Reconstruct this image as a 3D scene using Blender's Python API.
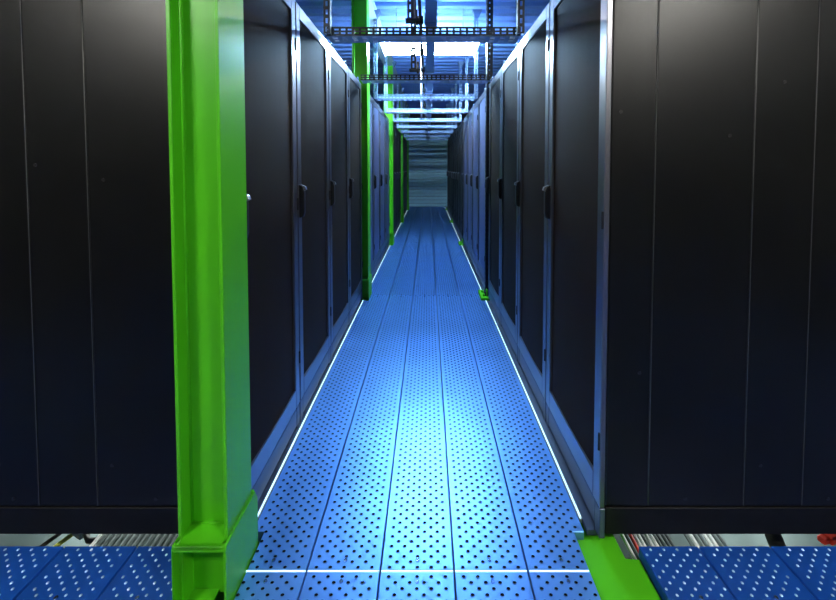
import bpy, bmesh, math, random
from mathutils import Vector, Matrix
random.seed(7)
S = bpy.context.scene
COL = S.collection
for o in list(bpy.data.objects):
    bpy.data.objects.remove(o)

# ------------------------------------------------------------------ camera
F = 371.0
cam_d = bpy.data.cameras.new('camera')
cam = bpy.data.objects.new('camera', cam_d); COL.objects.link(cam)
cam_d.sensor_width = 36.0
cam_d.lens = F / 836.0 * 36.0
PITCH = 2.0
cam.location = (0, 0, 1.31)
cam.rotation_euler = (math.radians(90 - PITCH), 0, 0)
cam_d.shift_x = -10 / 836.0
cam_d.shift_y = -(132 - F * math.tan(math.radians(PITCH))) / 836.0
cam_d.clip_start = 0.02
S.camera = cam

# ------------------------------------------------------------------ world, exposure
w = bpy.data.worlds.new('room_ambient'); S.world = w; w.use_nodes = True
w.node_tree.nodes['Background'].inputs[0].default_value = (0.10, 0.16, 0.30, 1)
w.node_tree.nodes['Background'].inputs[1].default_value = 0.05
S.view_settings.view_transform = 'Standard'
S.view_settings.look = 'None'
S.view_settings.exposure = 0.0
S.view_settings.gamma = 1.0
S.view_settings.use_curve_mapping = False

# lamp settings (the lamps themselves are built further down)
AISLE_LAMP = ((0.45, 0.72, 1.0), 290.0)
SIDE_LAMP = ((1.0, 0.93, 0.84), 650.0)       # neutral tubes over the rack rows     # blue-white luminaire over the aisle
FRONT_LAMP = ((1.0, 0.97, 0.88), 330.0)      # neutral tubes over the cross aisle
SEAM_GLOW = ((0.60, 0.88, 1.0), 1.3)  # glow of gaps showing underfloor light; no lamp sits in them
UNDER_W = 5.5

def area(name, loc, rot, sx, sy, power, color):
    d = bpy.data.lights.new(name, 'AREA'); d.shape = 'RECTANGLE'; d.size = sx; d.size_y = sy
    d.energy = power; d.color = color
    o = bpy.data.objects.new(name, d); COL.objects.link(o)
    o.location = loc; o.rotation_euler = rot
    return o
for sx_ in (-1, 1):
    area('underfloor_work_light', (sx_ * 1.3, 1.75, -0.03), (math.radians(-18), 0, 0), 1.0, 0.08, UNDER_W, (0.92, 1.0, 0.96))

# ------------------------------------------------------------------ materials
def mat(name, col, rough=0.5, metal=0.0, emit=None, noise=None, bump=None, spec=0.5, coat=0.0):
    m = bpy.data.materials.new(name); m.use_nodes = True
    nt = m.node_tree; b = nt.nodes['Principled BSDF']
    b.inputs['Base Color'].default_value = (*col, 1)
    b.inputs['Roughness'].default_value = rough
    b.inputs['Metallic'].default_value = metal
    b.inputs['Specular IOR Level'].default_value = spec
    b.inputs['Coat Weight'].default_value = coat
    if emit:
        b.inputs['Emission Color'].default_value = (*emit[0], 1)
        b.inputs['Emission Strength'].default_value = emit[1]
    tc = nt.nodes.new('ShaderNodeTexCoord')
    if noise:   # (scale, amount, stretch)
        sc, am, st = noise
        mp = nt.nodes.new('ShaderNodeMapping'); mp.inputs['Scale'].default_value = st
        nz = nt.nodes.new('ShaderNodeTexNoise'); nz.inputs['Scale'].default_value = sc
        nz.inputs['Detail'].default_value = 5
        nt.links.new(tc.outputs['Object'], mp.inputs[0]); nt.links.new(mp.outputs[0], nz.inputs['Vector'])
        mr = nt.nodes.new('ShaderNodeMapRange')
        mr.inputs['To Min'].default_value = rough - am; mr.inputs['To Max'].default_value = rough + am
        nt.links.new(nz.outputs['Fac'], mr.inputs['Value'])
        nt.links.new(mr.outputs[0], b.inputs['Roughness'])
        mx = nt.nodes.new('ShaderNodeMix'); mx.data_type = 'RGBA'
        mx.inputs['A'].default_value = (*[c * 0.8 for c in col], 1)
        mx.inputs['B'].default_value = (*[min(1, c * 1.2) for c in col], 1)
        nt.links.new(nz.outputs['Fac'], mx.inputs['Factor'])
        nt.links.new(mx.outputs['Result'], b.inputs['Base Color'])
        if bump:
            bp = nt.nodes.new('ShaderNodeBump'); bp.inputs['Strength'].default_value = bump
            bp.inputs['Distance'].default_value = 0.002
            nt.links.new(nz.outputs['Fac'], bp.inputs['Height'])
            nt.links.new(bp.outputs[0], b.inputs['Normal'])
    return m

M = {}
M['deck'] = mat('blue_deck_steel', (0.15, 0.38, 0.93), 0.35, 0.72, noise=(3.0, 0.06, (1, 1, 1)), bump=0.10)
M['sidedeck'] = mat('deck_blue_side_light', (0.008, 0.085, 0.44), 0.34, 0.15, noise=(3.0, 0.06, (1, 1, 1)), bump=0.10)  # same deck blue again, deepened for the different light on the side decks
M['dome_glint'] = mat('dimple_glint_steel', (0.62, 0.80, 0.98), 0.30, 0.8)  # lamp glints on the side deck domes, set as a bright metal colour
M['hole'] = mat('perforation_hole', (0.002, 0.003, 0.008), 0.9, 0.0, spec=0.1)
M['farshade'] = mat('unlit_far_rack', (0.012, 0.012, 0.013), 0.5)  # darker copy of the rack frame colour, for the unlit far end
M['fartube'] = mat('side_lamp_tube', (1, 1, 1), 0.4, emit=SIDE_LAMP)
M['bolt'] = mat('zinc_bolt', (0.25, 0.4, 0.75), 0.25, 1.0)
M['green'] = mat('green_column_paint', (0.085, 0.50, 0.010), 0.36, 0.0, noise=(4.0, 0.06, (1, 1, 0.4)), bump=0.15, spec=0.22)
M['rack'] = mat('black_powder_coat', (0.003, 0.003, 0.0027), 0.36, 0.0, noise=(6.0, 0.02, (1, 1, 1)), bump=0.04, spec=0.17)
M['ridge'] = mat('seam_ridge_highlight', (0.07, 0.07, 0.068), 0.38, 0.5)  # lighter grey holds the highlight along the panel creases
M['plinth'] = mat('black_plinth_paint', (0.004, 0.004, 0.004), 0.5, spec=0.12)
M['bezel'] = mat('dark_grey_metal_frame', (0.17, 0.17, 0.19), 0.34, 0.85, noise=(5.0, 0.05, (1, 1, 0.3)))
M['kick'] = mat('blue_grey_kick_paint', (0.06, 0.08, 0.13), 0.42, 0.3)
M['handle'] = mat('black_plastic', (0.004, 0.004, 0.004), 0.45)
M['lever'] = mat('grey_lever', (0.35, 0.35, 0.37), 0.3, 0.8)
M['galv'] = mat('galvanised_steel', (0.20, 0.29, 0.44), 0.45, 0.8, noise=(40.0, 0.08, (1, 1, 1)))
M['galv_lit'] = mat('galv_lit_from_below', (0.42, 0.55, 0.80), 0.5, 0.4)  # brighter galvanised copy, its colour holding the light from below
M['litdoor'] = mat('blue_lit_door', (0.15, 0.17, 0.30), 0.42, 0.5)  # smooth bluish door colour, painting in the light of the aisle lamp
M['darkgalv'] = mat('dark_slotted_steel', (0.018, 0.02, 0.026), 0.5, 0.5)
M['ceil'] = mat('ribbed_ceiling_steel', (0.20, 0.36, 0.80), 0.5, 0.3)
M['beam'] = mat('pale_beam_paint', (0.45, 0.55, 0.60), 0.5)
M['wall'] = mat('dark_wall_paint', (0.03, 0.035, 0.045), 0.7, noise=(8.0, 0.05, (1, 1, 1)), bump=0.2)
M['concrete'] = mat('subfloor_concrete', (0.22, 0.26, 0.25), 0.8, noise=(9.0, 0.1, (1, 1, 1)), bump=0.3)
M['shutter'] = mat('grey_green_shutter', (0.60, 0.86, 0.80), 0.5, 0.0, noise=(3.0, 0.05, (1, 1, 1)))
M['tube'] = mat('aisle_lamp_tube', (0.8, 0.9, 1.0), 0.4, emit=AISLE_LAMP)
M['fronttube'] = mat('front_lamp_tube', (1, 1, 1), 0.4, emit=FRONT_LAMP)
M['strip'] = mat('underfloor_light_glow', (0.7, 0.85, 0.9), 0.4, emit=SEAM_GLOW)
M['housing'] = mat('white_lamp_housing', (0.75, 0.78, 0.8), 0.5)
M['trimal'] = mat('bright_aluminium', (0.85, 0.9, 0.95), 0.22, 0.6)
M['white_c'] = mat('white_cable_jacket', (0.80, 0.82, 0.80), 0.45)
M['grey_c'] = mat('grey_cable_jacket', (0.07, 0.10, 0.10), 0.5)
M['black_c'] = mat('black_hose_rubber', (0.01, 0.01, 0.01), 0.45)
M['traymetal'] = mat('dull_tray_steel', (0.10, 0.14, 0.14), 0.5, 0.4)
M['red_c'] = mat('red_plastic', (0.65, 0.04, 0.02), 0.4)
M['yellow_c'] = mat('yellow_cable_jacket', (0.55, 0.60, 0.08), 0.5)

def mesh_door_mat():
    m = bpy.data.materials.new('perforated_door_mesh'); m.use_nodes = True
    nt = m.node_tree; b = nt.nodes['Principled BSDF']; L = nt.links
    tc = nt.nodes.new('ShaderNodeTexCoord'); sp = nt.nodes.new('ShaderNodeSeparateXYZ')
    L.new(tc.outputs['Object'], sp.inputs[0])
    def n(op, a, bb=None):
        x = nt.nodes.new('ShaderNodeMath'); x.operation = op
        for i, v in enumerate((a, bb)):
            if v is None: continue
            if isinstance(v, (int, float)): x.inputs[i].default_value = v
            else: L.new(v, x.inputs[i])
        return x.outputs[0]
    k = math.pi / 0.006
    u = n('MULTIPLY', sp.outputs['Y'], k); v = n('MULTIPLY', sp.outputs['Z'], k)
    p = n('MULTIPLY', n('SINE', n('ADD', u, v)), n('SINE', n('SUBTRACT', u, v)))
    hole = n('GREATER_THAN', n('ABSOLUTE', p), 0.42)
    mx = nt.nodes.new('ShaderNodeMix'); mx.data_type = 'RGBA'
    mx.inputs['A'].default_value = (0.026, 0.018, 0.012, 1)
    mx.inputs['B'].default_value = (0.004, 0.004, 0.004, 1)
    L.new(hole, mx.inputs['Factor']); L.new(mx.outputs['Result'], b.inputs['Base Color'])
    b.inputs['Metallic'].default_value = 0.0
    b.inputs['Roughness'].default_value = 0.7
    b.inputs['Specular IOR Level'].default_value = 0.05
    return m
M['mesh'] = mesh_door_mat()

# ------------------------------------------------------------------ builders
class MB:
    def __init__(s): s.v = []; s.f = []
    def box(s, x0, x1, y0, y1, z0, z1):
        n = len(s.v)
        s.v += [(x0,y0,z0),(x1,y0,z0),(x1,y1,z0),(x0,y1,z0),(x0,y0,z1),(x1,y0,z1),(x1,y1,z1),(x0,y1,z1)]
        s.f += [tuple(n+i for i in q) for q in ((0,3,2,1),(4,5,6,7),(0,1,5,4),(1,2,6,5),(2,3,7,6),(3,0,4,7))]
        return s
    def prism(s, poly, axis, a0, a1):
        """extrude a 2-D polygon along axis ('x': poly=(y,z); 'y': (x,z); 'z': (x,y))"""
        n = len(s.v); k = len(poly)
        def P(p, a):
            return {'x': (a, p[0], p[1]), 'y': (p[0], a, p[1]), 'z': (p[0], p[1], a)}[axis]
        s.v += [P(p, a0) for p in poly] + [P(p, a1) for p in poly]
        s.f.append(tuple(n+i for i in range(k))[::-1]); s.f.append(tuple(n+k+i for i in range(k)))
        for i in range(k):
            j = (i+1) % k; s.f.append((n+i, n+j, n+k+j, n+k+i))
        return s
    def tube(s, pts, r, seg=8):
        pts = [Vector(p) for p in pts]; rings = []
        for i, p in enumerate(pts):
            d = (pts[min(i+1, len(pts)-1)] - pts[max(i-1, 0)]).normalized()
            up = Vector((0, 0, 1)) if abs(d.z) < 0.9 else Vector((1, 0, 0))
            a = d.cross(up).normalized(); b = d.cross(a)
            n = len(s.v)
            for k in range(seg):
                t = 2*math.pi*k/seg
                s.v.append(tuple(p + a*math.cos(t)*r + b*math.sin(t)*r))
            rings.append(n)
        for q in range(len(rings)-1):
            for k in range(seg):
                k2 = (k+1) % seg
                s.f.append((rings[q]+k, rings[q]+k2, rings[q+1]+k2, rings[q+1]+k))
        s.f.append(tuple(rings[0]+k for k in range(seg))[::-1]); s.f.append(tuple(rings[-1]+k for k in range(seg)))
        return s
    def mesh(s, name, m, bevel=0, smooth=False):
        me = bpy.data.meshes.new(name); me.from_pydata(s.v, [], s.f)
        bm = bmesh.new(); bm.from_mesh(me)
        bmesh.ops.recalc_face_normals(bm, faces=bm.faces)
        if bevel:
            es = [e for e in bm.edges if e.is_manifold and e.calc_face_angle(0) > 0.5]
            bmesh.ops.bevel(bm, geom=es, offset=bevel, segments=1, affect='EDGES', clamp_overlap=True)
        bm.to_mesh(me); bm.free()
        me.materials.append(m)
        if smooth: me.polygons.foreach_set('use_smooth', [True]*len(me.polygons))
        return me

def link(name, me, parent=None, loc=None):
    o = bpy.data.objects.new(name, me); COL.objects.link(o)
    if parent: o.parent = parent
    if loc: o.location = loc
    return o
def part(name, mb, m, parent=None, bevel=0, smooth=False, loc=None):
    return link(name, mb.mesh(name, M[m], bevel, smooth), parent, loc)
def empty(name, loc=(0,0,0), rz=0):
    o = bpy.data.objects.new(name, None); COL.objects.link(o); o.location = loc; o.rotation_euler = (0,0,rz)
    o.empty_display_size = 0.1
    return o
def tag(o, label, cat, group=None):
    o['label'] = label; o['category'] = cat
    if group: o['group'] = group
    return o
def structure(o): o['kind'] = 'structure'; return o
def copy_tree(o, parent=None):
    c = o.copy(); COL.objects.link(c); c.parent = parent
    for ch in list(o.children): copy_tree(ch, c)
    return c

# ------------------------------------------------------------------ room shell
RX, RY0, RY1, RZ0, RZ1 = 3.3, -3.0, 12.62, -0.45, 3.20
floor = structure(part('floor', MB().box(-RX, RX, RY0, RY1, RZ0-0.1, RZ0), 'concrete'))
structure(part('wall_left', MB().box(-RX-0.1, -RX, RY0, RY1, RZ0, RZ1+0.1), 'wall'))
structure(part('wall_right', MB().box(RX, RX+0.1, RY0, RY1, RZ0, RZ1+0.1), 'wall'))
structure(part('wall_back', MB().box(-RX, RX, RY0-0.1, RY0, RZ0, RZ1+0.1), 'wall'))
structure(part('wall_end', MB().box(-RX, -0.70, RY1-0.12, RY1, RZ0, RZ1).box(0.67, RX, RY1-0.12, RY1, RZ0, RZ1)
               .box(-0.70, 0.67, RY1-0.12, RY1, 2.38, RZ1).box(-0.70, 0.67, RY1-0.12, RY1, RZ0, -0.02), 'wall'))
# ribbed steel ceiling: trapezoidal deck, ribs across the aisle
def ceiling():
    P = 0.20; prof = []
    y = RY0
    while y < RY1:
        prof += [(y, RZ1), (y+0.075, RZ1), (y+0.095, RZ1-0.045), (y+0.18, RZ1-0.045)]
        y += P
    prof.append((y, RZ1))
    prof = [(min(a, RY1), b) for a, b in prof]
    up = [(a, b+0.06) for a, b in prof][::-1]
    mb = MB()
    n = len(prof); v = []
    for X in (-RX, RX):
        v += [(X, a, b) for a, b in prof]
    for i in range(n-1): mb.f.append((i, i+1, n+i+1, n+i))
    mb.v = v
    k = len(mb.v)
    mb.v += [(-RX, RY0, RZ1+0.08), (RX, RY0, RZ1+0.08), (RX, RY1, RZ1+0.08), (-RX, RY1, RZ1+0.08)]
    mb.f.append((k, k+1, k+2, k+3))
    return structure(part('ceiling', mb, 'ceil'))
ceiling()

# roller shutter at the far end
door = structure(part('door_1', MB().box(-0.70, -0.655, RY1-0.16, RY1-0.02, -0.02, 2.36).box(0.625, 0.67, RY1-0.16, RY1-0.02, -0.02, 2.36)
                 .box(-0.655, 0.625, RY1-0.17, RY1-0.02, 2.30, 2.38), 'shutter', bevel=0.004))
slat_me = MB().prism([(0, 0.004), (-0.006, 0.02), (-0.009, 0.0575), (-0.006, 0.095), (0, 0.111), (0.01, 0.109), (0.01, 0.006)], 'x', -0.655, 0.625).mesh('slat', M['shutter'])
for i in range(20):
    link('slat', slat_me, door, (0, RY1-0.09, i*0.115))

# ------------------------------------------------------------------ deck planks
PITCHX, ROWY = 0.0455, 0.0170
def dimple_mesh(x0, x1, y0, y1, cut=None, solid=False):
    """raised anti-slip domes in a staggered grid; cut(x,y)->True removes one"""
    mb = MB(); r, h, seg = 0.0044, 0.0026, 8; mi = []
    cs = [(math.cos(2*math.pi*k/seg), math.sin(2*math.pi*k/seg)) for k in range(seg)]
    row = 0; y = y0 + 0.010
    cx = (x0+x1)/2
    while y < y1 - 0.008:
        n = 5 if row % 2 == 0 else 4
        for i in range(n):
            x = cx + (i - (n-1)/2)*PITCHX
            if cut and cut(x, y): continue
            b = len(mb.v)
            if not solid:
                r1, r2, r3, q = 0.0076, 0.0060, 0.0054, 0.72
                mb.v += [(x+c*r1, y+s*r1*q, 0.0) for c, s in cs] + [(x+c*r2, y+s*r2*q, 0.0016) for c, s in cs] + [(x+c*r3, y+s*r3*q, 0.0004) for c, s in cs]
                for k in range(seg):
                    k2 = (k+1) % seg
                    mb.f.append((b+k, b+k2, b+seg+k2, b+seg+k)); mi.append(0)
                    mb.f.append((b+seg+k, b+seg+k2, b+2*seg+k2, b+2*seg+k)); mi.append(1)
                mb.f.append(tuple(b+2*seg+k for k in range(seg))); mi.append(1)
                continue
            mb.v += [(x+c*r, y+s*r, 0.0) for c, s in cs] + [(x+c*r*0.62, y+s*r*0.62, h*0.8) for c, s in cs] + [(x, y, h)]
            for k in range(seg):
                k2 = (k+1) % seg
                mb.f.append((b+k, b+k2, b+seg+k2, b+seg+k)); mb.f.append((b+seg+k, b+seg+k2, b+2*seg))
        y += ROWY; row += 1
    me = bpy.data.meshes.new('dimples'); me.from_pydata(mb.v, [], mb.f); me.materials.append(M['dome_glint' if solid else 'deck']); me.materials.append(M['hole'])
    if mi: me.polygons.foreach_set('material_index', mi)
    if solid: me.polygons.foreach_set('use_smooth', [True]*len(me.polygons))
    return me
GAP = 0.0022
def plank_poly(poly, m='deck'):
    mb = MB().prism(poly, 'z', -0.038, 0.0)
    return mb.mesh('plank', M[m], bevel=0.0016 if m == 'deck' else 0.003)
bolt_me = MB().tube([(0,0,0), (0,0,0.004)], 0.0062, 10).mesh('screw', M['bolt'], bevel=0.001)
def add_plank(pme, dme, loc, bolts):
    p = link('plank', pme, floor, loc)
    d = link('dimples', dme, p); d['kind'] = 'stuff'
    for b in bolts: link('screw', bolt_me, p, (b[0], b[1], 0.0))
    return p
SEAM = [-2.98, -1.45, 1.162, 3.765, 6.38, 8.995, 11.61, 12.50]
EDGE = [-0.635, -0.395, -0.155, 0.085, 0.325, 0.565]
cache = {}
def plain(wd, ln, solid=False):
    key = (round(wd, 3), round(ln, 3), solid)
    if key not in cache:
        a, b = -wd/2+GAP, wd/2-GAP
        cache[key] = (plank_poly([(a, 0.002), (b, 0.002), (b, ln-0.002), (a, ln-0.002)], 'sidedeck' if solid else 'deck'), dimple_mesh(a, b, 0, ln, solid=solid))
    return cache[key]
for c in range(5):
    x0, x1 = EDGE[c], EDGE[c+1]; wd = x1-x0; cx = (x0+x1)/2
    for r in range(len(SEAM)-1):
        y0, y1 = SEAM[r], SEAM[r+1]; ln = y1-y0
        bl = [(0, 0.032), (0, ln-0.032)]
        a, b = -wd/2+GAP, wd/2-GAP
        if c in (0, 4) and r in (1, 2, 3, 4, 5):
            # outer planks are notched round the columns: cut-outs at the seam ends
            sgn = -1 if c == 0 else 1
            o, i_ = (a, b) if c == 0 else (b, a)          # outer, inner edge
            dpt = 0.043 if c == 0 else 0.037
            n0 = 0.13 if r > 1 else None; n1 = 0.14
            poly = [(i_, 0.002)]
            if n0: poly += [(o - sgn*dpt, 0.002), (o - sgn*dpt, n0), (o, n0)]
            else: poly += [(o, 0.002)]
            poly += [(o, ln-n1), (o-sgn*dpt, ln-n1), (o-sgn*dpt, ln-0.002), (i_, ln-0.002)]
            cutf = lambda x, y, o=o, s=sgn, d=dpt, n0=n0, n1=n1, ln=ln: (abs(x-o) < d+0.006) and ((n0 and y < n0+0.006) or y > ln-n1-0.006)
            add_plank(plank_poly(poly), dimple_mesh(a, b, 0, ln, cutf), (cx, y0, 0), bl)
        else:
            pm, dm = plain(wd, ln)
            add_plank(pm, dm, (cx, y0, 0), bl)
# side decks in the cross aisle
for side, e0 in ((-1, -0.766), (1, 0.728)):
    first = [1.007, 1.260] if side < 0 else [0.937, 1.185]
    edges = [abs(e0)] + first
    while edges[-1] < 3.0: edges.append(edges[-1]+0.249)
    for k in range(len(edges)-1):
        a_, b_ = edges[k]*side, edges[k+1]*side
        x0, x1 = min(a_, b_), max(a_, b_)
        for (ya, yb) in ((-2.98, -1.45), (-1.45, 1.245)):
            if k == 0:
                a, b = -(x1-x0)/2+GAP, (x1-x0)/2-GAP
                pm = plank_poly([(a, 0.002), (b, 0.002), (b, yb-ya-0.002), (a, yb-ya-0.002)], 'sidedeck')
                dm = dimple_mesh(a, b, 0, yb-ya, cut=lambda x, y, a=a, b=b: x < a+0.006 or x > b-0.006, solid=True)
            else:
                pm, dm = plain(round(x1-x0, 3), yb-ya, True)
            add_plank(pm, dm, ((x0+x1)/2, ya, 0), [(0, 0.04), (0, yb-ya-0.16)])
# glowing strip standing for light up through the first cross seam, one per plank
js = MB().box(-0.1165, 0.1165, -0.0014, 0.0014, -0.004, 0.0010).mesh('joint_glow', M['strip'])
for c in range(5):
    j = link('joint_glow', js, floor, ((EDGE[c]+EDGE[c+1])/2 + (0.020 if c == 0 else -0.018 if c == 4 else 0), 1.162, 0))
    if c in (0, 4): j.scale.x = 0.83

# ------------------------------------------------------------------ glowing strips for underfloor light in the gap along the racks
g = 'glowing gaps along the deck edges'
for side, xx in ((-1, -0.6415), (1, 0.5715)):
    segs = [(1.345, 3.63), (3.90, 6.25), (6.52, 8.86), (9.13, 11.48), (11.75, 12.4)]
    nm = ['nearest', 'second', 'third', 'fourth', 'farthest']
    for k, (a, b) in enumerate(segs):
        t = empty('gap_glow', (xx, a, 0))
        part('channel', MB().box(-0.006, 0.006, 0, b-a, -0.02, -0.004).box(-0.006, -0.003, 0, b-a, -0.004, 0.001).box(0.003, 0.006, 0, b-a, -0.004, 0.001), 'trimal', t)
        part('glow_face', MB().box(-0.003, 0.003, 0.003, b-a-0.003, -0.004, 0.0022), 'strip', t)
        tag(t, 'thin white glow of underfloor light in the %s gap, %s piece from the front' % ('left' if side < 0 else 'right', nm[k]), 'light strip', g)

for side, xa, xb in ((-1, -0.672, -0.648), (1, 0.578, 0.620)):
    for (a, b) in ((1.30, 3.63), (3.90, 6.25), (6.52, 8.86), (9.13, 11.48), (11.75, 12.4)):
        part('edge_trim', MB().box(xa, xb, a, b, -0.022, -0.002), 'kick', floor, bevel=0.001)

# ------------------------------------------------------------------ server racks
RW, RD, RH = 0.600, 1.215, 2.14
def make_rack():
    """front face at x=0 looking +X, body to -X, width along Y from 0 to RW, handle edge at y=0"""
    t = empty('server_rack')
    # plinth and carcass
    part('plinth', MB().box(-RD+0.02, -0.03, 0.008, RW-0.008, 0.014, 0.108), 'plinth', t, bevel=0.003)
    part('cabinet', MB().box(-RD, -0.022, 0.010, RW-0.010, 0.112, RH-0.012), 'rack', t, bevel=0.003)
    part('top_cover', MB().box(-RD, -0.004, 0.004, RW-0.004, RH-0.012, RH), 'rack', t, bevel=0.002)
    part('kick_panel', MB().box(-0.018, -0.003, 0.045, RW-0.045, 0.018, 0.106), 'kick', t, bevel=0.002)
    for y0 in (0.004, RW-0.042):
        part('corner_foot', MB().box(-0.022, -0.002, y0, y0+0.038, 0.0, 0.108), 'kick', t, bevel=0.002)
    # side panels: three creases, four strips a side
    cuts = [0.0, 0.17, 0.505, 0.71, 1.045, RD-0.0]
    for ys in (0.001, RW-0.010):
        for k in range(5):
            a, b = cuts[k]+0.0005, cuts[k+1]-0.0005
            if k == 0: a += 0.020
            part('side_panel', MB().box(-b, -a, ys, ys+0.009, 0.122, RH-0.016), 'rack', t, bevel=0.0035)
        part('plinth_skirt', MB().box(-RD+0.01, -0.022, ys, ys+0.009, 0.020, 0.116), 'plinth', t, bevel=0.0015)
    # door
    B = 0.052; z0, z1 = 0.112, RH-0.003; y0, y1 = 0.004, RW-0.004
    d = MB()
    d.box(-0.020, 0.0, y0, y0+B, z0, z1).box(-0.020, 0.0, y1-B, y1, z0, z1)
    d.box(-0.020, 0.0, y0+B, y1-B, z1-0.068, z1).box(-0.020, 0.0, y0+B, y1-B, z0, z0+0.092)
    door = part('door', d, 'bezel', t, bevel=0.003)
    # mesh: shallow faceted bow
    m = MB(); N = 8; ya, yb = y0+B, y1-B
    for i in range(N+1):
        u = i/N; y = ya+(yb-ya)*u; x = -0.011 + 0.007*(1-(2*u-1)**2)
        m.v += [(x, y, z0+0.090), (x, y, z1-0.066)]
    for i in range(N): m.f.append((2*i, 2*i+2, 2*i+3, 2*i+1))
    link('mesh_panel', m.mesh('mesh_panel', M['mesh']), door)
    # swing handle: tapered body, bright lever top
    h = MB()
    h.prism([(0.0, 1.055), (0.020, 1.062), (0.026, 1.085), (0.026, 1.19), (0.018, 1.215), (0.0, 1.225)], 'y', 0.014, 0.040)
    hd = part('handle', h, 'handle', door, bevel=0.003)
    part('lever', MB().prism([(0.018, 1.192), (0.036, 1.200), (0.030, 1.216), (0.006, 1.226), (0.004, 1.222)], 'y', 0.017, 0.037), 'lever', door, bevel=0.001)
    for z in (0.35, 1.13, 1.92):
        part('hinge', MB().tube([(0.003, y1-0.004, z-0.03), (0.003, y1-0.004, z+0.03)], 0.004, 8), 'handle', door)
    return t
proto = make_rack()
scr = MB().tube([(0, 0, 0), (0, -0.0025, 0)], 0.006, 8).mesh('panel_screw', M['handle'])
ORD = ['first','second','third','fourth','fifth','sixth','seventh','eighth','ninth','tenth','eleventh','twelfth','thirteenth','fourteenth','fifteenth','sixteenth']
STARTS = [1.262, 3.890, 6.505, 9.120]
STEPS = [0.604, 0.6025, 0.6025, 0.6025]
def rack_label(side, k):
    s = 'left' if side < 0 else 'right'
    if k == 0:
        return ('black server rack behind the big green column, first of the left row' if side < 0 else
                'black server rack beside the bare green floor beam, first of the right row')
    if k < 4: return 'black mesh-door server rack, %s from the front in the %s row' % (ORD[k], s)
    if k < 8: return 'blue-lit server rack, %s from the front in the %s row' % (ORD[k], s)
    return 'server rack coloured dark for the unlit far end, %s from the front in the %s row' % (ORD[k], s)
def tone_for_light(r, far):
    # second group: doors in a blue-lit colour; far racks: doors and frames darkened as unlit
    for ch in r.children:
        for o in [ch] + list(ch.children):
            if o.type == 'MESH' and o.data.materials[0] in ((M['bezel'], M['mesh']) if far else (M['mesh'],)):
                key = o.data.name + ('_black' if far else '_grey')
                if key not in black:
                    d = o.data.copy(); d.materials[0] = M['farshade' if far else 'litdoor']; black[key] = d
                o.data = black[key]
black = {}
cuts_near = (0.17, 0.505, 0.71, 1.045)
firstrack = True
for side in (-1, 1):
    k = 0
    for gi, g0 in enumerate(STARTS):
        for i in range(4):
            y = g0 + i*STEPS[gi]
            if firstrack: r = proto; firstrack = False
            else: r = copy_tree(proto)
            if side < 0:
                r.location = (-0.655, y, 0.0); r.rotation_euler = (0, 0, 0)
            else:
                r.location = (0.603, y+RW, 0.0); r.rotation_euler = (0, 0, math.pi)
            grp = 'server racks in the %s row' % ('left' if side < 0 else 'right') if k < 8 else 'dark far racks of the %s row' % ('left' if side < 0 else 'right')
            tag(r, rack_label(side, k), 'server rack', grp)
            if k == 0:
                # pressed seam ridges on the exposed side panel, greyed to show the highlight
                yy = -0.0012 if side < 0 else RW-0.0008
                for c_ in cuts_near:
                    part('seam_ridge', MB().prism([(-c_-0.0016, yy+0.001 if side < 0 else yy), (-c_, yy-0.0008 if side < 0 else yy+0.0018), (-c_+0.0016, yy+0.001 if side < 0 else yy)], 'z', 0.125, RH-0.02), 'ridge', r)
                near = 1 if side < 0 else -1
                for (dx, z) in ((0.05, 1.50), (0.13, 0.60), (0.56, 0.27), (0.30, 0.15), (0.80, 0.15), (0.60, 1.60), (0.42, 1.42)) if side > 0 else ((0.18, 1.42), (0.45, 1.27), (0.68, 1.32), (0.45, 0.27), (0.30, 0.15), (0.80, 0.15)):
                    so = link('screw', scr, r)
                    if side < 0: so.location = (-dx, 0.001, z)
                    else: so.location = (-dx, RW-0.001, z); so.rotation_euler = (0, 0, math.pi)
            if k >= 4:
                tone_for_light(r, k >= 8)
            k += 1

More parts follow.
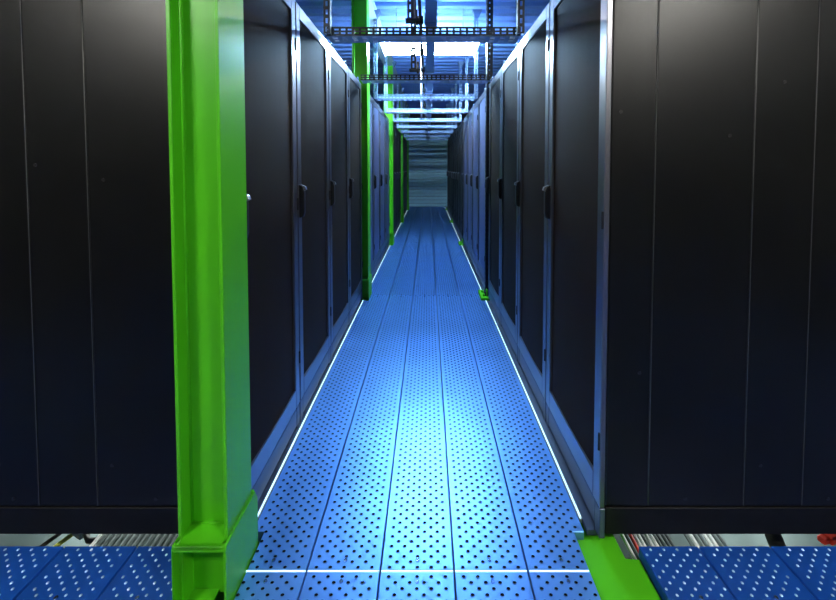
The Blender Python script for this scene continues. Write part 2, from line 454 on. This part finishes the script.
# ------------------------------------------------------------------ green columns and beams
def make_column():
    """H section 0.15 x 0.15; flanges face +-X; origin at floor centre"""
    t = empty('steel_column')
    a = 0.075; tf = 0.011; tw = 0.008
    H = RZ1-0.155
    W = -0.022   # web sits a little forward
    poly = [(-a,-a),(-a+tf,-a),(-a+tf,W-tw/2),(a-tf,W-tw/2),(a-tf,-a),(a,-a),(a,a),(a-tf,a),(a-tf,W+tw/2),(-a+tf,W+tw/2),(-a+tf,a),(-a,a)]
    part('shaft', MB().prism(poly, 'z', -0.03, H), 'green', t, bevel=0.0015)
    # fillets between web and flanges
    f = MB()
    for sx in (-1, 1):
        for sy in (-1, 1):
            x = sx*(a-tf); y = W+sy*tw/2
            f.prism([(x, y), (x-sx*0.006, y), (x-sx*0.002, y+sy*0.002), (x, y+sy*0.006)], 'z', 0.2, H)
    part('fillet', f, 'green', t, smooth=True)
    for sx in (-1, 1):
        part('side_plate', MB().prism([(-a-0.028, -0.03), (a+0.025, -0.03), (a+0.025, 0.165), (a+0.01, 0.20), (-a-0.022, 0.20), (-a-0.028, 0.19)], 'x', sx*a if sx > 0 else -a-0.003, a+0.008 if sx > 0 else -a), 'green', t, bevel=0.0015)
    for sy in (-1, 1):
        y0, y1 = (W+tw/2, a+0.02) if sy > 0 else (-a-0.026, W-tw/2)
        part('stiffener', MB().box(-a+tf-0.002, a-tf+0.002, y0, y1, 0.186, 0.198).box(-a, a, y0 if sy < 0 else y1-0.012, (y0+0.012) if sy < 0 else y1, 0.180, 0.198), 'green', t, bevel=0.0015)
    part('weld_bead', MB().tube([(-a+tf, W-tw/2-0.002, 0.2), (a-tf, W-tw/2-0.002, 0.2)], 0.004, 6), 'green', t, smooth=True)
    part('weld_bead', MB().tube([(-a+tf, -a-0.02, 0.199), (-a+tf, W-0.006, 0.199)], 0.003, 6), 'green', t, smooth=True)
    return t
cl = ['large bright green steel H-column at the left corner of the aisle, nearest',
      'green steel column in the left row after the fourth rack, dark front face',
      'lit green steel column in the left row, third from the front',
      'green steel column in the dark left row, fourth from the front',
      'green steel column beside the far shutter, last of the left row']
col0 = make_column()
COLX = -0.675
for i, y in enumerate([1.152, 3.775, 6.40, 9.015, 11.63]):
    c = col0 if i == 0 else copy_tree(col0)
    c.location = (COLX-0.001, y, 0)
    tag(c, cl[i], 'column', 'green columns of the left row')

def ibeam(x0, x1, y0, y1, ztop, h=0.16):
    cx = (x0+x1)/2
    poly = [(x0, ztop), (x0, ztop-0.011), (cx-0.004, ztop-0.011), (cx-0.004, ztop-h+0.011), (x0, ztop-h+0.011), (x0, ztop-h),
            (x1, ztop-h), (x1, ztop-h+0.011), (cx+0.004, ztop-h+0.011), (cx+0.004, ztop-0.011), (x1, ztop-0.011), (x1, ztop)]
    return MB().prism(poly, 'y', y0, y1)
lb = empty('floor_beam', (0, 0, -0.03))
part('beam', ibeam(-0.744, -0.658, -2.9, 12.4, 0.012), 'green', lb, bevel=0.0015)
tag(lb, 'green floor-level beam running out from under the nearest column', 'beam', 'green floor beams')
rb = empty('floor_beam', (0, 0, -0.03))
part('beam', ibeam(0.535, 0.672, -2.9, 12.4, -0.010), 'green', rb, bevel=0.0015)
part('cover_plate', MB().prism([(0.533, -0.25), (0.722, -0.25), (0.722, 1.222), (0.676, 1.225), (0.676, 1.36), (0.620, 1.36), (0.620, 1.29), (0.533, 1.29)], 'z', -0.010, 0.004), 'green', rb, bevel=0.002)
tag(rb, 'bare green floor beam with cover plate at the right aisle corner', 'beam', 'green floor beams')
# posts under the beams
for x in (-0.675, 0.604):
    for y in (-1.4, 1.152, 3.775, 6.4, 9.015, 11.63):
        p = part('beam_post', MB().box(-0.04, 0.04, -0.04, 0.04, RZ0+0.01, -0.2).box(-0.08, 0.08, -0.08, 0.08, RZ0, RZ0+0.01), 'green', lb if x < 0 else rb)
        p.location = (x, y, 0.03)
# green brackets at the right deck edge
bk0 = empty('floor_bracket')
part('plate', MB().box(-0.030, 0.045, -0.10, 0.12, -0.028, 0.008), 'green', bk0, bevel=0.002)
part('upstand', MB().box(0.020, 0.032, -0.06, 0.06, 0.008, 0.050), 'green', bk0, bevel=0.002)
for yy in (-0.05, 0.05): part('bolt', MB().tube([(0.0, yy, 0.008), (0.0, yy, 0.022)], 0.011, 6), 'green', bk0, bevel=0.001)
bl = ['green steel bracket at the right deck edge by the slotted post', 'green steel bracket at the right deck edge, second from the front',
      'green steel bracket at the right deck edge, third from the front', 'green steel bracket at the right deck edge next to the shutter']
for i, y in enumerate([3.775, 6.39, 9.0, 11.61]):
    b = bk0 if i == 0 else copy_tree(bk0)
    b.location = (0.566, y, 0); b.scale = (1.15, 1.15, 1.6); tag(b, bl[i], 'bracket', 'green brackets at the right deck edge')
    if i: pass
# pale beam carried by the column heads
hb = part('roof_beam', ibeam(-0.755, -0.595, -2.9, 12.5, RZ1-0.046, 0.109), 'beam', bevel=0.002)
tag(hb, 'pale steel roof beam over the green columns', 'beam')

# ------------------------------------------------------------------ overhead supports
def slotted(mb, axis, u0, u1, v0, v1, w0, w1, pitch, sw, rows):
    """plate spanning u (along axis) x v with slots; thickness w. axis 'xz': u=x,v=z,w=y ; 'xy': u=x,v=y,w=z ; 'zx': u=z,v=x,w=y"""
    def B(a0, a1, b0, b1):
        if axis == 'xz': mb.box(a0, a1, w0, w1, b0, b1)
        elif axis == 'xy': mb.box(a0, a1, b0, b1, w0, w1)
        elif axis == 'zx': mb.box(b0, b1, w0, w1, a0, a1)
        elif axis == 'zy': mb.box(w0, w1, b0, b1, a0, a1)
    n = int((u1-u0)/pitch); off = ((u1-u0)-n*pitch)/2
    vh = (v1-v0)/(rows*2+1)
    vs = [(v0 + vh*(2*r+1)*1.0, v0 + vh*(2*r+2)*1.0) for r in range(rows)]
    # rails
    prev = v0
    for (a, b) in vs:
        B(u0, u1, prev, a); prev = b
    B(u0, u1, prev, v1)
    for (a, b) in vs:
        x = u0
        for i in range(n):
            s0 = u0+off+i*pitch+(pitch-sw)/2
            B(x, s0, a, b); x = s0+sw
        B(x, u1, a, b)
    return mb
cross_dark = slotted(MB(), 'xz', -0.63, 0.575, 0.002, 0.056, 0, 0.003, 0.0415, 0.027, 2)
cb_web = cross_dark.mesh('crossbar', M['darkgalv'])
cb_bot = slotted(MB(), 'xy', -0.63, 0.575, 0.003, 0.125, 0, 0.003, 0.062, 0.032, 2).box(-0.63, 0.575, 0.122, 0.125, 0.003, 0.045).mesh('bottom_flange', M['galv_lit'])
hang = slotted(MB(), 'zx', 0.0, 1.0, 0.0, 0.041, 0, 0.003, 0.05, 0.030, 1)
slotted(hang, 'zy', 0.0, 1.0, 0.003, 0.041, 0, 0.003, 0.05, 0.03, 1)
slotted(hang, 'zy', 0.0, 1.0, 0.003, 0.041, 0.038, 0.041, 0.05, 0.03, 1)
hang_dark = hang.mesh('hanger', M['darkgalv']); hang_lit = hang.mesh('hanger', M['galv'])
clamp_me = MB().prism([(-0.05, 0.03), (0.06, 0.03), (0.06, 0.0), (0.012, -0.09), (-0.016, -0.09), (-0.03, -0.02)], 'y', -0.012, 0.05).mesh('ceiling_clamp', M['galv'], bevel=0.003)
YS = [2.33, 3.50, 4.43, 5.50, 6.55, 7.60, 8.70, 9.80, 10.9]
HB = 2.128
for i, y in enumerate(YS):
    t = empty('support_frame', (0, y, HB))
    if i < 2:  # nearest frames coloured dark for being backlit, the rest lighter
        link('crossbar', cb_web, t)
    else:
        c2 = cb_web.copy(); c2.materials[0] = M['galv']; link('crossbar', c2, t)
    link('bottom_flange', cb_bot, t)
    top = RZ1-0.05-HB
    for sx, x in ((-1, -0.635), (1, 0.545)):
        if i == 1 and sx < 0: continue
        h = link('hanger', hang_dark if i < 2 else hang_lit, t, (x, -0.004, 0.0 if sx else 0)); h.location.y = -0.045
        h.scale = (1, 1, top)
        link('ceiling_clamp', clamp_me, t, (x+0.02, -0.045, top-0.02))
    lab = 'overhead slotted steel support frame across the aisle, %s from the front' % ORD[i]
    tag(t, lab, 'support frame', 'support frames across the aisle')

# two short drop struts near the middle
for (x, y, z0, lb_) in ((-0.125, 2.27, 2.21, 'dark slotted drop strut above the first overhead crossbar, left of centre'),
                        (-0.135, 2.95, 2.09, 'dark slotted drop strut ending below the first crossbar, near the centre')):
    s = empty('drop_strut', (x, y, z0))
    h = link('strut', hang_dark, s); h.scale = (1, 1, RZ1-0.046-z0)
    part('foot_clamp', MB().box(-0.012, 0.075, -0.01, 0.05, -0.012, 0.0).tube([(0.055, 0.02, -0.03), (0.055, 0.02, 0.06)], 0.008, 8), 'darkgalv', s)
    tag(s, lb_, 'strut')
# long channel and conduit along the aisle
ch = empty('cable_channel', (0.018, 0, 2.212))
cmb = MB().box(-0.034, 0.034, -2.5, 12.3, 0, 0.003).box(-0.034, -0.030, -2.5, 12.3, 0.003, 0.05).box(0.030, 0.034, -2.5, 12.3, 0.003, 0.05)
part('channel', cmb, 'galv_lit', ch)
for y in (1.4, 2.36, 3.53, 4.46, 5.53, 6.58, 7.63, 8.73, 9.83, 10.93):
    part('joint_sleeve', MB().box(-0.040, 0.040, -0.03, 0.03, -0.004, 0.054), 'galv', ch, bevel=0.002, loc=(0, y, 0))
part('cable', MB().tube([(-0.010, -2.4+i*0.9, 0.015+0.004*math.sin(i)) for i in range(17)], 0.011, 8), 'black_c', ch, smooth=True)
part('cable', MB().tube([(0.014, -2.4+i*0.9, 0.015+0.004*math.cos(i)) for i in range(17)], 0.010, 8), 'grey_c', ch, smooth=True)
tag(ch, 'long galvanised cable channel running down the centre over the aisle', 'cable channel')
cd = empty('conduit', (-0.048, 0, 2.235))
part('pipe', MB().tube([(0, -2.5, 0), (0, 12.3, 0)], 0.010, 8), 'darkgalv', cd, smooth=True)
for y in (1.8, 2.36, 3.0, 3.53, 4.46, 5.53, 6.58, 7.63, 8.73):
    part('pipe_clamp', MB().box(-0.018, 0.018, -0.02, 0.02, -0.022, 0.022), 'darkgalv', cd, bevel=0.003, loc=(0, y, 0))
tag(cd, 'thin dark conduit with clamps left of the central cable channel', 'conduit')
for k, (x, y, z0, z1) in enumerate(((-0.085, 4.80, 2.16, 3.15), (-0.10, 5.70, 2.05, 3.15))):
    r = empty('hanging_rod', (x, y, z0))
    part('rod', MB().tube([(0, 0, 0), (0, 0, z1-z0)], 0.012, 8), 'housing', r, smooth=True)
    part('lock_nut', MB().tube([(0, 0, -0.004), (0, 0, 0.02)], 0.020, 6), 'galv', r)
    tag(r, ['bright threaded rod hanging in front of the aisle lamp', 'bright rod hanging just behind the aisle lamp'][k], 'rod')
# slotted post in the gap of the right row
sp = empty('slotted_post', (0.590, 3.745, 0.0))
for k, (za, zb) in enumerate(((0.05, 1.05), (1.05, 2.05), (2.05, 3.15))):
    h = link('post', hang_dark, sp, (-0.004, 0, za)); h.scale = (1.5, 1.5, zb-za)
part('foot_plate', MB().box(-0.012, 0.06, -0.02, 0.06, 0.0, 0.05), 'darkgalv', sp)
tag(sp, 'black slotted upright post between fourth and fifth racks of the right row', 'post')
# small brackets on rack tops
tb = empty('cable_clip')
part('loop', MB().tube([(0.0, 0.03*math.cos(a), 0.02+0.022*math.sin(a)) for a in [i*math.pi/6 for i in range(-1, 8)]], 0.005, 6), 'galv', tb, smooth=True)
part('base', MB().box(-0.012, 0.012, -0.035, 0.035, 0.0, 0.004), 'galv', tb)
n = 0
for side, x in ((-1, -0.675), (1, 0.623)):
    for y in (1.86, 2.62, 3.06, 3.60, 4.1, 5.1, 5.7, 6.9):
        c = tb if n == 0 else copy_tree(tb)
        c.location = (x, y, RH); n += 1
        if side < 0: g_, l_ = 'clips on the left rack tops', 'small metal cable clip on the top front edge of the left racks'
        else: g_, l_ = 'clips on the right rack tops', 'small metal cable clip on the top front edge of the right racks'
        tag(c, l_, 'clip', g_)

# ------------------------------------------------------------------ luminaires
def luminaire(name, x, y, z, L, tubes, m, label, along='x', spacing=0.2, hooded=True):
    t = empty(name, (x, y, z), 0 if along == 'x' else math.pi/2)
    D = spacing*tubes + (0.1 if hooded else 0)
    if hooded:
        hb = MB().box(-L/2, L/2, -D/2, D/2, 0.05, 0.075)
        for s in (-1, 1): hb.box(-L/2, L/2, s*D/2-0.004, s*D/2+0.004, -0.02, 0.05)
    else:
        hb = MB()
        for k in range(tubes):
            yy = (k-(tubes-1)/2)*spacing
            hb.box(-L/2, L/2, yy-0.02, yy+0.02, 0.045, 0.075)
    part('housing', hb, 'housing', t, bevel=0.002)
    for s in (-1, 1): part('end_cap', MB().box(s*L/2-0.006, s*L/2+0.006, -D/2, D/2, 0.0, 0.05), 'housing', t)
    for k in range(tubes):
        yy = (k-(tubes-1)/2)*spacing
        part('tube', MB().tube([(-L/2+0.02, yy, 0.02), (L/2-0.02, yy, 0.02)], 0.019, 10), m, t, smooth=True)
    for s in (-1, 1): part('hanger_rod', MB().tube([(s*L*0.35, 0, 0.07), (s*L*0.35, 0, RZ1-z-0.02)], 0.005, 6), 'galv', t)
    tag(t, label, 'lamp')
    return t
luminaire('ceiling_lamp', 0.02, 4.35, 2.68, 1.10, 3, 'tube', 'bright blue-white tube lamp hanging over the aisle', hooded=False)
luminaire('ceiling_lamp', -2.30, -1.0, 2.93, 0.95, 2, 'fronttube', 'neutral white tube lamp over the left side deck')
luminaire('ceiling_lamp', 2.20, -1.0, 2.93, 0.95, 2, 'fronttube', 'neutral white tube lamp over the right side deck')

luminaire('ceiling_lamp', -1.95, 4.4, 2.90, 1.1, 1, 'fartube', 'neutral white single tube lamp over the left rack row')
luminaire('ceiling_lamp', 1.95, 4.4, 2.90, 1.1, 1, 'fartube', 'neutral white single tube lamp over the right rack row')

# ------------------------------------------------------------------ things under the floor, seen through the slot
def cable(pts, r, m, label, cat='cable', group=None, name='cable'):
    o = part(name, MB().tube(pts, r, 8), m, smooth=True); return tag(o, label, cat, group)
random.seed(3)
for k in range(12):
    x = 0.782 + k*0.016
    wht = k in (0, 3, 4, 6, 7)
    cable([(x, 0.9, -0.17), (x+random.uniform(-.002, .002), 1.5, -0.165), (x, 2.4, -0.17)], 0.0072, 'white_c' if wht else ('red_c' if k == 2 else 'grey_c'),
          'straight %s cable under the floor beside the right green beam' % ('white' if wht else 'red' if k == 2 else 'grey'), group='right underfloor cables')
for k in range(8):
    x = 1.05 + k*0.019
    wht = k in (1, 4, 5)
    cable([(x-0.05, 0.9, -0.19), (x, 1.45, -0.185), (x+0.06, 2.4, -0.19)], 0.007, 'white_c' if wht else 'grey_c',
          'slanting %s cable in the middle underfloor bundle on the right' % ('white' if wht else 'grey'), group='right slanting underfloor cables')
for k in range(20):
    x = -0.86 - k*0.024
    wht = k in (0, 1, 3, 19)
    cable([(x+0.04, 0.9, -0.17), (x, 1.45, -0.165), (x-0.06, 2.4, -0.17)], 0.0085, 'white_c' if wht else 'grey_c',
          'straight %s cable in the underfloor bundle left of the green column' % ('white' if wht else 'grey'), group='left underfloor cables')
cable([(1.02+0.5*math.sin(a)*0.9, 1.75-0.55*math.cos(a), -0.25+0.10*math.sin(a)) for a in [i*math.pi/14 for i in range(4, 11)]], 0.030, 'black_c', 'thick black hose curving under the right side deck', 'hose', name='hose')
for k, xx in enumerate((-1.75, -1.80)):
    cable([(xx+0.35*math.sin(a), 1.75-0.5*math.cos(a)+k*0.02, -0.26+0.08*math.sin(a)) for a in [i*math.pi/12 for i in range(2, 11)]], 0.008, 'yellow_c' if k == 0 else 'black_c',
          ['curved yellow cable under the left side deck', 'curved black cable beside the yellow one under the left deck'][k])
rc = empty('connector', (1.62, 1.42, -0.15), 0.3)
part('plug', MB().box(-0.07, 0.05, -0.02, 0.02, 0, 0.03).box(-0.10, -0.07, -0.013, 0.013, 0.004, 0.025), 'red_c', rc, bevel=0.004)
part('latch', MB().box(-0.03, 0.02, -0.008, 0.008, 0.03, 0.038), 'black_c', rc)
tag(rc, 'red plug connector under the right side deck', 'connector')
jc = empty('connector', (-1.42, 1.47, -0.19), -0.4)
part('plug', MB().box(-0.03, 0.03, -0.02, 0.02, 0, 0.03), 'white_c', jc, bevel=0.004)
part('boot', MB().tube([(-0.03, 0, 0.015), (-0.07, 0.01, 0.03), (-0.10, 0.0, 0.02)], 0.010, 8), 'yellow_c', jc, smooth=True)
part('tail', MB().tube([(0.03, 0, 0.015), (0.07, -0.01, 0.01), (0.12, 0.02, 0.0)], 0.010, 8), 'black_c', jc, smooth=True)
tag(jc, 'pale plug with yellow boot under the left side deck', 'connector')
# cable trays that carry them
for sx, a, b, lab in ((1, 0.72, 1.80, 'grey underfloor cable tray on the right'), (-1, -2.2, -0.80, 'grey underfloor cable tray on the left')):
    t = empty('cable_tray', (0, 0, -0.30))
    part('tray', MB().box(a, b, 0.6, 2.6, 0, 0.003).box(a, a+0.003, 0.6, 2.6, 0.003, 0.05).box(b-0.003, b, 0.6, 2.6, 0.003, 0.05), 'traymetal', t)
    for yy in (0.8, 2.3): part('foot', MB().box(a+0.05, b-0.05, yy, yy+0.04, -0.15, 0), 'galv', t)
    tag(t, lab, 'cable tray')
